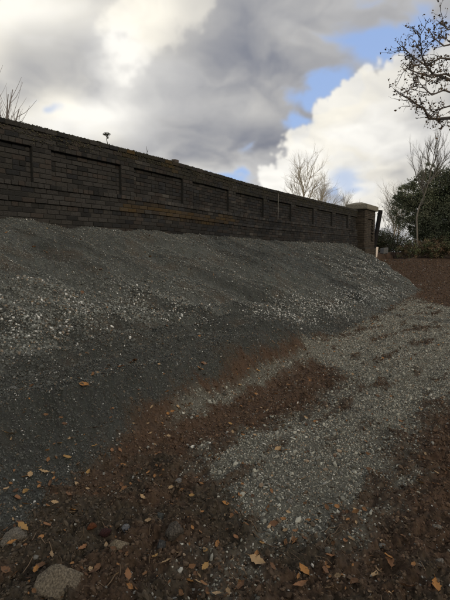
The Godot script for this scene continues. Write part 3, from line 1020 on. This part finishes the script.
	for a in [[10, 9.2, 121, 3.0, 0.034, 611, "tallest bare sapling above the wall's near end"], [5, 9.3, 121, 2.45, 0.024, 612, "shorter bare sapling beside the tallest one"], [-4, 9.1, 121, 2.7, 0.024, 613, "bare sapling at the outer edge of the sapling clump"], [-14, 9.4, 121, 2.9, 0.026, 614, "outermost bare sapling behind the wall"]]:
		var top := at_px(a[0], a[2], a[1])
		var base := Vector3(top.x, ground_h(top.x, -top.z), top.z)
		bare_tree("sapling", a[6], base, a[3] * 0.86, a[4], PS, Vector3(0.24, 0.21, 0.19), a[5], "bare saplings behind the wall")
	# an unseen belt of tall trees, added to shade the near ground and wall
	for i in 9:
		var X := -20.0 + i * 5.0
		leafy("added_shade_conifer", "unseen tall conifer added behind the camera to shade the wall", "tree", g_at(X, -15.0 - 1.6 * sin(i * 1.9)), 8.0, 0.3,
			[[Vector3(0, 7.6, 0), 1.3, 1.5], [Vector3(0.2, 5.6, 0), 1.9, 1.2], [Vector3(-0.2, 3.6, 0), 2.3, 1.1], [Vector3(0, 1.8, 0), 2.4, 0.9]], 420, 30, 0.26, ever, 700 + i, "added conifers shading the wall")
	build_slender_tree()
	build_overhang()

# the slender bare tree that stands in front of the broad evergreen
func build_slender_tree() -> void:
	var r := RandomNumberGenerator.new()
	r.seed = 77
	var D := 26.8
	var base := g_at((417.0 - 225.0) / F * D, D)
	var o := thing("bare_tree", base)
	tag(o, "slender pale bare tree rising in front of the broad evergreen", "tree")
	var ts := SurfaceTool.new()
	ts.begin(Mesh.PRIMITIVE_TRIANGLES)
	var cr := SurfaceTool.new()
	cr.begin(Mesh.PRIMITIVE_TRIANGLES)
	var path := [Vector3.ZERO]
	for a in [[417, 232], [416.5, 218], [419, 207], [424, 196], [428, 184], [431, 170], [434, 156], [436, 142]]:
		path.append(at_px(a[0], a[1], D) - base)
	path[0].y = -0.1
	limb(ts, path, 0.055, 0.012, 7)
	var tips := []
	var P := {"wiggle": 0.10, "up": 0.16, "kids": 5, "spread": 0.5, "ratio": 0.56, "from": 0.1}
	for a in [[4, 420, 182, 0.035], [4, 408, 168, 0.03], [5, 440, 170, 0.035], [6, 424, 152, 0.03], [6, 445, 148, 0.032], [3, 428, 200, 0.02], [7, 440, 140, 0.02], [7, 428, 142, 0.02], [5, 412, 160, 0.024], [5, 452, 160, 0.03]]:
		var to: Vector3 = at_px(a[1], a[2], D + r.randf_range(-0.5, 0.5)) - base
		var from: Vector3 = path[a[0]]
		grow(cr, from, (to - from).normalized(), (to - from).length(), a[3], 3 if a[3] > 0.021 else 2, P, r, tips)
	var m := bark(Vector3(0.15, 0.135, 0.11))
	part("trunk", ts.commit(), m, o)
	part("crown", cr.commit(), m, o)

# a tree just outside the frame whose twigs hang in at the upper right
func build_overhang() -> void:
	var r := RandomNumberGenerator.new()
	r.seed = 88
	var D := 7.4
	var base := g_at(6.2, 8.2)
	var o := thing("overhanging_tree", base)
	tag(o, "crooked twiggy branch with withered leaves reaching in against the sky", "tree")
	var ts := SurfaceTool.new()
	ts.begin(Mesh.PRIMITIVE_TRIANGLES)
	var br := SurfaceTool.new()
	br.begin(Mesh.PRIMITIVE_TRIANGLES)
	limb(ts, [Vector3(0, -0.2, 0), Vector3(0.06, 1.2, 0), Vector3(-0.03, 2.4, 0.05), Vector3(-0.1, 3.3, 0.1), Vector3(0.05, 4.4, 0.0), Vector3(0.2, 5.6, -0.1), Vector3(0.1, 6.8, 0)], 0.17, 0.05, 8)
	var tips := []
	var P := {"wiggle": 0.26, "up": 0.03, "kids": 3, "spread": 0.85, "ratio": 0.56, "from": 0.1}
	var fork := Vector3(-0.1, 3.2, 0.1)
	var fork2 := Vector3(0.0, 4.0, 0.05)
	var paths := [
		[fork, [[505, 128], [478, 119], [450, 118], [438, 119], [429, 119], [424, 108], [416, 104], [409, 98], [403, 96]], 0.034],
		[fork, [[500, 116], [470, 100], [450, 106], [436, 110], [429, 117]], 0.022],
		[fork2, [[500, 90], [470, 80], [450, 80], [440, 76], [433, 74], [427, 67], [422, 56], [421, 44], [420, 34]], 0.030],
		[fork2, [[470, 84], [446, 74], [430, 76], [418, 73], [410, 70], [404, 64]], 0.020],
		[fork2, [[480, 66], [456, 60], [440, 58], [426, 66], [412, 56], [402, 46]], 0.022],
		[fork2, [[485, 45], [460, 42], [444, 46], [434, 38], [428, 28]], 0.022],
		[Vector3(0.05, 4.5, 0), [[490, 30], [465, 22], [448, 30], [440, 22]], 0.022],
		[fork, [[460, 96], [444, 90], [432, 95], [424, 88], [414, 86]], 0.018]]
	for a in paths:
		var pts := [a[0]]
		var k := 0.0
		for q in a[1]:
			k += 1.0
			pts.append(at_px(q[0], q[1], D + 0.35 * sin(k * 0.9 + a[2] * 90.0)) - base)
		limb(br, pts, a[2], 0.005, 6)
		for i in range(2, pts.size()):
			for c in (4 if i > 3 else 2):
				var at: Vector3 = pts[i - 1].lerp(pts[i], r.randf())
				var along: Vector3 = (pts[i] - pts[i - 1]).normalized()
				var dir := (along + Vector3(r.randfn(), r.randfn() * 0.9 + 0.15, r.randfn() * 0.8) * 0.8).normalized()
				grow(br, at, dir, r.randf_range(0.14, 0.34), 0.0065, 1, P, r, tips)
	# a further part of the crown, outside the frame
	for i in 9:
		var a := i * 0.7
		grow(br, Vector3(0.1, 3.8 + i * 0.33, 0), Vector3(absf(cos(a)) * 0.9 + 0.2, 0.55, sin(a)).normalized(), 1.7, 0.04, 2, P, r, tips)
	var m := bark(Vector3(0.12, 0.10, 0.085))
	part("trunk", ts.commit(), m, o)
	part("branches", br.commit(), m, o)
	# withered leaves, most of them at the twig ends
	var xs := []
	var cs := []
	for t in tips:
		for k in (2 if r.randf() < 0.75 else 0):
			var s := r.randf_range(0.022, 0.046)
			xs.append(Transform3D(Basis.from_euler(Vector3(r.randf() * 6, r.randf() * 6, r.randf() * 6)).scaled(Vector3.ONE * s), t + Vector3(r.randfn(), r.randfn(), r.randfn()) * 0.012))
			var c := Vector3(0.11, 0.075, 0.045) * r.randf_range(0.6, 1.5)
			cs.append(Color(c.x, c.y, c.z))
	multi("leaves", leaf_mesh(3), mat(Color.WHITE, 0.8, true), xs, cs, o)

# ---------------------------------------------------------------- small things
# a curled leaf one unit long, with a lobed outline and a midrib fold
func leaf_mesh(seed_: int) -> ArrayMesh:
	var r := RandomNumberGenerator.new()
	r.seed = seed_
	var st := SurfaceTool.new()
	st.begin(Mesh.PRIMITIVE_TRIANGLES)
	st.set_smooth_group(-1)
	var rows := 8
	var mid := []
	var le := []
	var ri := []
	var bend := r.randf_range(0.25, 0.6)
	for i in rows + 1:
		var f := float(i) / rows
		var wd := sin(PI * pow(f, 0.85)) * 0.30 * (1.0 if i % 2 == 0 else 0.74) + 0.012
		var y := bend * (f - 0.5) * (f - 0.5)
		mid.append(Vector3(f - 0.5, y - 0.03, 0))
		le.append(Vector3(f - 0.5 + 0.05 * wd, y + r.randf_range(0.0, 0.12) * wd * 3.0, wd))
		ri.append(Vector3(f - 0.5 + 0.05 * wd, y + r.randf_range(0.05, 0.16) * wd * 3.0, -wd))
	for i in rows:
		for p in [mid[i], le[i + 1], le[i], mid[i], mid[i + 1], le[i + 1], mid[i], ri[i], ri[i + 1], mid[i], ri[i + 1], mid[i + 1]]: st.add_vertex(p)
	# the stalk
	var s0 := Vector3(-0.5, mid[0].y, 0)
	for p in [s0 + Vector3(0, 0.01, 0.012), s0 + Vector3(0, 0.01, -0.012), s0 + Vector3(-0.28, 0.04, 0.02)]: st.add_vertex(p)
	st.generate_normals()
	return st.commit()

func boulder(size: Vector3, seed_: int, sub := 22) -> ArrayMesh:
	var n := FastNoiseLite.new()
	n.seed = seed_
	n.frequency = 1.0
	n.fractal_octaves = 4
	var st := SurfaceTool.new()
	st.begin(Mesh.PRIMITIVE_TRIANGLES)
	var v := []
	for j in sub + 1:
		for i in sub * 2:
			var th := PI * j / sub
			var ph := TAU * i / (sub * 2)
			var d := Vector3(sin(th) * cos(ph), cos(th), sin(th) * sin(ph))
			var k := 1.0 + 0.34 * n.get_noise_3dv(d * 1.1) + 0.14 * n.get_noise_3dv(d * 4.0) + 0.05 * n.get_noise_3dv(d * 11.0)
			# broken facets
			for f in 5:
				var fd := Vector3(sin(seed_ * 1.7 + f * 2.1), cos(seed_ * 0.9 + f * 3.3) * 0.7 + 0.4, cos(seed_ * 2.3 + f * 1.3)).normalized()
				var c := d.dot(fd) * k
				if c > 0.72: k *= 0.72 / c
			v.append(d * k * size * 0.5)
	for j in sub:
		for i in sub * 2:
			var a := j * sub * 2 + i
			var b := j * sub * 2 + (i + 1) % (sub * 2)
			for p in [a, b, a + sub * 2, b, b + sub * 2, a + sub * 2]: st.add_vertex(v[p])
	st.index()
	st.generate_normals()
	return st.commit()

func build_small_things() -> void:
	var r := RandomNumberGenerator.new()
	r.seed = 1234
	var gt := ImageTexture.create_from_image(grain_image(25, 0.045, 0.2, 1.0))
	var nt := normal_tex(26, 0.05, 8.0)
	# the larger stones lying in the mud
	var stones := [
		[56, 588, Vector3(0.25, 0.13, 0.17), Color(0.36, 0.30, 0.215), 0.3, "largest tan stone half sunk in the mud"],
		[13, 541, Vector3(0.155, 0.08, 0.13), Color(0.33, 0.29, 0.23), 0.9, "flat grey-tan stone at the edge of the gravel toe"],
		[119, 549, Vector3(0.13, 0.07, 0.10), Color(0.42, 0.34, 0.23), -0.2, "oval ochre stone lying in the dark mud"],
		[175, 535, Vector3(0.11, 0.10, 0.09), Color(0.17, 0.145, 0.115), 1.3, "dull brown lump of stone among dark clods"],
		[382, 549, Vector3(0.040, 0.028, 0.032), Color(0.30, 0.29, 0.26), 0.2, "pale oval pebble on brown mud below the gravel"],
		[437, 529, Vector3(0.055, 0.03, 0.035), Color(0.33, 0.30, 0.25), -0.5, "long pale pebble on the red-brown earth"],
		[440, 562, Vector3(0.04, 0.03, 0.035), Color(0.34, 0.31, 0.27), 0.5, "whitish pebble on dark red-brown earth"],
		[419, 568, Vector3(0.036, 0.026, 0.03), Color(0.36, 0.34, 0.31), 0.1, "small white pebble next to the whitish one"],
		[162, 546, Vector3(0.06, 0.045, 0.05), Color(0.12, 0.12, 0.115), 0.4, "grey stone next to the dull brown lump"],
		[160, 519, Vector3(0.055, 0.05, 0.045), Color(0.13, 0.14, 0.13), 2.0, "small grey-green stone behind the dull brown lump"],
		[178, 482, Vector3(0.06, 0.045, 0.05), Color(0.36, 0.35, 0.33), 0.7, "white broken stone on the red-brown band"],
		[126, 530, Vector3(0.06, 0.035, 0.045), Color(0.34, 0.34, 0.34), 0.7, "white chip of stone near the oval ochre stone"],
		[13, 389, Vector3(0.07, 0.05, 0.05), Color(0.30, 0.30, 0.28), 0.4, "pale stone lying on the lower bench of the bank"],
		[290, 502, Vector3(0.04, 0.03, 0.035), Color(0.42, 0.40, 0.36), 0.4, "white stone at the tip of the track gravel"],
		[341, 475, Vector3(0.04, 0.03, 0.035), Color(0.38, 0.37, 0.33), 1.0, "white stone among the track gravel"]]
	var k := 0
	for s in stones:
		var p := on_ground(s[0], s[1])
		var o := part("stone", boulder(s[2], 40 + k * 3), mat(s[3], 0.9, false, gt, 4.0, nt, 0.8))
		o.position = p + Vector3(0, s[2].y * 0.02, 0)
		o.rotation = Vector3(r.randf_range(-0.1, 0.1), s[4], r.randf_range(-0.1, 0.1))
		tag(o, s[5], "stone", "stones lying on the ground")
		k += 1
	# bits of brick
	for b in [[92, 531, Color(0.22, 0.075, 0.028), Vector3(0.06, 0.03, 0.045), "orange chip of brick beside the dark red one"], [106, 534, Color(0.075, 0.028, 0.025), Vector3(0.07, 0.04, 0.055), "dark red lump of brick beside the orange chip"]]:
		var o := part("brick_fragment", boulder(b[3], 91 + k, 8), mat(b[2], 0.92, false, gt, 5.0))
		o.position = on_ground(b[0], b[1]) + Vector3(0, 0.01, 0)
		o.rotation.y = r.randf() * 3.0
		tag(o, b[4], "brick", "brick fragments in the mud")
		k += 1
	# fallen leaves: px, py, length
	var meshes := []
	for i in 6: meshes.append(leaf_mesh(200 + i))
	var lm := []
	for c in [Color(0.30, 0.145, 0.045), Color(0.21, 0.105, 0.05), Color(0.33, 0.225, 0.12), Color(0.14, 0.075, 0.04), Color(0.29, 0.175, 0.065)]:
		lm.append(mat(c, 0.75))
	var spots := [[84, 390, .10], [10, 435, .085], [67, 459, .075], [44, 475, .07], [26, 495, .07], [18, 502, .08], [23, 532, .08], [47, 527, .06], [41, 568, .06], [83, 550, .06], [6, 574, .06], [36, 572, .05], [69, 497, .06], [72, 512, .055], [30, 479, .06], [102, 490, .05], [257, 566, .085], [206, 555, .045], [166, 567, .05], [205, 569, .05], [128, 580, .06], [155, 560, .045], [236, 541, .04], [274, 526, .06], [391, 567, .07], [325, 574, .07], [304, 573, .07], [407, 594, .08], [436, 590, .07], [375, 581, .06], [283, 452, .07], [278, 450, .06], [192, 498, .045], [143, 502, .05], [60, 446, .055], [120, 455, .05], [94, 448, .05], [112, 452, .05], [135, 362, .09], [120, 368, .08], [131, 364, .08], [200, 371, .09], [204, 366, .08], [168, 416, .05], [178, 410, .05], [190, 405, .055], [240, 387, .06], [258, 372, .06], [290, 352, .06], [420, 485, .05], [433, 486, .05], [75, 298, .11], [34, 248, .1], [82, 294, .09], [150, 258, .1], [100, 271, .11], [388, 560, .05], [355, 586, .06], [225, 510, .05], [170, 490, .05], [12, 546, .05], [55, 505, .05], [88, 474, .05], [150, 436, .045], [230, 425, .045], [330, 560, .05], [262, 547, .05], [345, 545, .045], [402, 540, .05], [300, 590, .07], [240, 590, .06], [190, 585, .05], [97, 570, .05]]
	k = 0
	for s in spots:
		var o := part("fallen_leaf", meshes[k % 6], lm[(k * 7 + k / 3) % 5])
		var p := on_ground(s[0], s[1])
		o.position = p + Vector3(0, 0.012, 0)
		var sc: float = s[2]
		o.basis = Basis.from_euler(Vector3(r.randf_range(-0.5, 0.5), r.randf() * TAU, r.randf_range(-0.5, 0.5))).scaled(Vector3.ONE * sc)
		var at := tq(p.x, -p.z)
		var z := zones(at.x, at.y)
		var on: String = "the gravel bank" if z.x > 0.5 else ("the track gravel" if z.y > 0.5 else ("red-brown earth" if z.z > 0.5 else "dark mud"))
		var look: String = ["bright orange", "rusty brown", "pale tan", "dark brown", "yellow-ochre"][(k * 7 + k / 3) % 5]
		var size: String = "small" if s[2] < 0.055 else ("large" if s[2] > 0.075 else "curled")
		tag(o, "%s %s fallen leaf lying on %s" % [size, look, on], "leaf", "fallen leaves on the mud and gravel")
		k += 1
	# the crumbled leaf litter that nobody could count
	var xs := []
	var cs := []
	for i in 6500:
		var a := r.randf_range(-0.65, 0.65)
		var rr := 1.6 + 15.0 * pow(r.randf(), 1.6)
		var px := rr * sin(a)
		var pd := rr * cos(a)
		var v := tq(px, pd)
		if v.y > 6.7: continue
		var dens := 0.35 + 0.5 * n2.get_noise_2d(px * 1.5, pd * 1.5)
		dens += 0.9 * exp(-pow((v.y - 2.55 - 0.15 * n1.get_noise_1d(v.x)) / 0.18, 2.0))
		if v.y > 2.9: dens *= 0.45
		if v.x > 2.6 and v.y < 2.0 : dens *= 0.5
		if r.randf() > dens: continue
		var s := r.randf_range(0.014, 0.042) * (1.0 + rr * 0.05)
		xs.append(Transform3D(Basis.from_euler(Vector3(r.randf_range(-0.6, 0.6), r.randf() * TAU, r.randf_range(-0.6, 0.6))).scaled(Vector3.ONE * s), Vector3(px, ground_h(px, pd) + 0.010, -pd)))
		var c: Vector3 = [Vector3(0.25, 0.125, 0.048), Vector3(0.17, 0.088, 0.04), Vector3(0.30, 0.21, 0.12), Vector3(0.11, 0.06, 0.033)][r.randi() % 4] * r.randf_range(0.6, 1.15)
		cs.append(Color(c.x, c.y, c.z))
	tag(multi("leaf_litter", meshes[2], mat(Color.WHITE, 0.8, true), xs, cs), "crumbled brown leaf litter strewn over mud and gravel", "leaf litter", "", "stuff")
	# twigs and torn roots
	for i in 26:
		var spot: Array = [[405, 590], [215, 580], [300, 560], [355, 575], [80, 520], [120, 590], [250, 530], [330, 540], [20, 560], [170, 580], [280, 545], [140, 520], [60, 545]][i % 13]
		var p := on_ground(spot[0] + r.randf_range(-25, 25), minf(598.0, spot[1] + r.randf_range(-18, 14)))
		var st := SurfaceTool.new()
		st.begin(Mesh.PRIMITIVE_TRIANGLES)
		var a := r.randf() * TAU
		var pts := []
		var l := r.randf_range(0.10, 0.26)
		var cur := Vector3.ZERO
		for j in 7:
			pts.append(Vector3(cur.x, ground_h(p.x + cur.x, -(p.z + cur.z)) - p.y + 0.008 + 0.010 * sin(j * 1.1), cur.z))
			a += r.randf_range(-0.4, 0.4)
			cur += Vector3(cos(a), 0, sin(a)) * l / 6.0
		limb(st, pts, r.randf_range(0.0016, 0.0034), 0.001, 4)
		var pale := r.randf_range(0.5, 1.6)
		var o := part("twig", st.commit(), mat(Color(0.12, 0.085, 0.055) * pale, 0.9))
		o.position = p
		tag(o, "%s %s twig lying on the mud" % ["short" if l < 0.18 else "long", "pale brown" if pale > 1.05 else "dark brown"], "twig", "twigs on the mud")
	build_wall_top(r)
	# the timber post leaning by the pier
	var post := thing("timber_post", g_at(7.62, 24.4))
	tag(post, "dark timber post leaning outwards beside the end pier", "post")
	var pm := brick_mesh(0.17, 2.75, 0.15, 0.015, 0.012, r)
	var pb := part("shaft", pm, mat(Color(0.028, 0.024, 0.022), 0.9, false, gt, 2.0, nt, 0.6), post)
	pb.position = Vector3(0.13, 1.3, 0)
	pb.rotation_degrees = Vector3(4, 20, -6.5)
	var br := part("brace", brick_mesh(0.30, 0.08, 0.06, 0.01, 0.006, r), mat(Color(0.03, 0.026, 0.024), 0.9), post)
	br.position = Vector3(0.30, 2.52, 0.0)
	br.rotation_degrees = Vector3(0, 20, 12)
	# the short marker post in front of it
	var mk := thing("marker_post", g_at(8.42, 26.4))
	tag(mk, "short white marker post with an orange side by the end pier", "post")
	var s1 := part("shaft", brick_mesh(0.17, 0.72, 0.10, 0.012, 0.006, r), mat(Color(0.72, 0.62, 0.52), 0.7), mk)
	s1.position = Vector3(0, 0.34, 0)
	s1.rotation_degrees = Vector3(0, 0, -5)
	var s2 := part("orange_band", brick_mesh(0.09, 0.5, 0.106, 0.008, 0.004, r), mat(Color(0.36, 0.09, 0.025), 0.7), mk)
	s2.position = Vector3(-0.125, 0.30, 0)
	s2.rotation_degrees = Vector3(0, 0, -5)
	# the pale block past the pier
	var bl := part("concrete_block", brick_mesh(0.36, 0.36, 0.34, 0.03, 0.02, r), mat(Color(0.36, 0.36, 0.35), 0.9, false, gt, 1.5, nt, 0.5))
	bl.position = g_at(9.55, 28.4) + Vector3(0, 0.17, 0)
	bl.rotation_degrees.y = 25
	tag(bl, "pale concrete block standing on the earth past the end pier", "block")

func build_wall_top(r: RandomNumberGenerator) -> void:
	# a weed with a tufted head, a bare stalk and a loose brick on top of the wall
	var tops := func(t: float, z: float) -> Vector3:
		var v := from_tq(t, WALL_Q - z)
		return Vector3(v.x, PLINTH + 17 * COURSE + dip(t) + 0.006, -v.y)
	var wd := thing("wall_weed", tops.call(6.62, -0.15))
	tag(wd, "small weed with a round tufted head growing on the wall top", "weed")
	var st := SurfaceTool.new()
	st.begin(Mesh.PRIMITIVE_TRIANGLES)
	limb(st, [Vector3(0, -0.02, 0), Vector3(0.01, 0.06, 0), Vector3(-0.005, 0.13, 0), Vector3(0.012, 0.2, 0)], 0.009, 0.006, 5)
	for i in 9:
		var a := i * 0.7
		limb(st, [Vector3(0.0, 0.15 + 0.006 * i, 0), Vector3(cos(a) * 0.03, 0.18 + 0.006 * i, sin(a) * 0.03), Vector3(cos(a) * 0.045, 0.21 + 0.004 * i, sin(a) * 0.045)], 0.004, 0.003, 4)
	part("stem", st.commit(), mat(Color(0.05, 0.05, 0.03), 0.9), wd)
	part("foliage", leaves([[Vector3(0.0, 0.225, 0), 0.06, 0.35], [Vector3(0.02, 0.16, 0), 0.02, 0.6]], 34, 8, 0.02, [Vector3(0.04, 0.045, 0.025), Vector3(0.06, 0.055, 0.03)], 71, 0.3), leaf_mat(), wd)
	var sk := SurfaceTool.new()
	sk.begin(Mesh.PRIMITIVE_TRIANGLES)
	limb(sk, [Vector3(0, -0.02, 0), Vector3(0.005, 0.1, 0), Vector3(-0.01, 0.2, 0)], 0.006, 0.003, 4)
	limb(sk, [Vector3(0.003, 0.07, 0), Vector3(0.03, 0.13, 0.01)], 0.004, 0.002, 4)
	var so := part("dry_stalk", sk.commit(), mat(Color(0.07, 0.06, 0.045), 0.9))
	so.position = tops.call(7.72, -0.12)
	tag(so, "thin dry stalk sticking up from the wall top", "weed")
	var lb := part("loose_brick", brick_mesh(0.21, 0.07, 0.1, 0.008, 0.006, r), mat(Color(0.075, 0.06, 0.05), 0.92))
	lb.position = tops.call(8.62, -0.08) + Vector3(0, 0.04, 0)
	lb.rotation = Vector3(0.05, 1.3, 0.1)
	tag(lb, "loose brick lying on top of the wall", "brick")
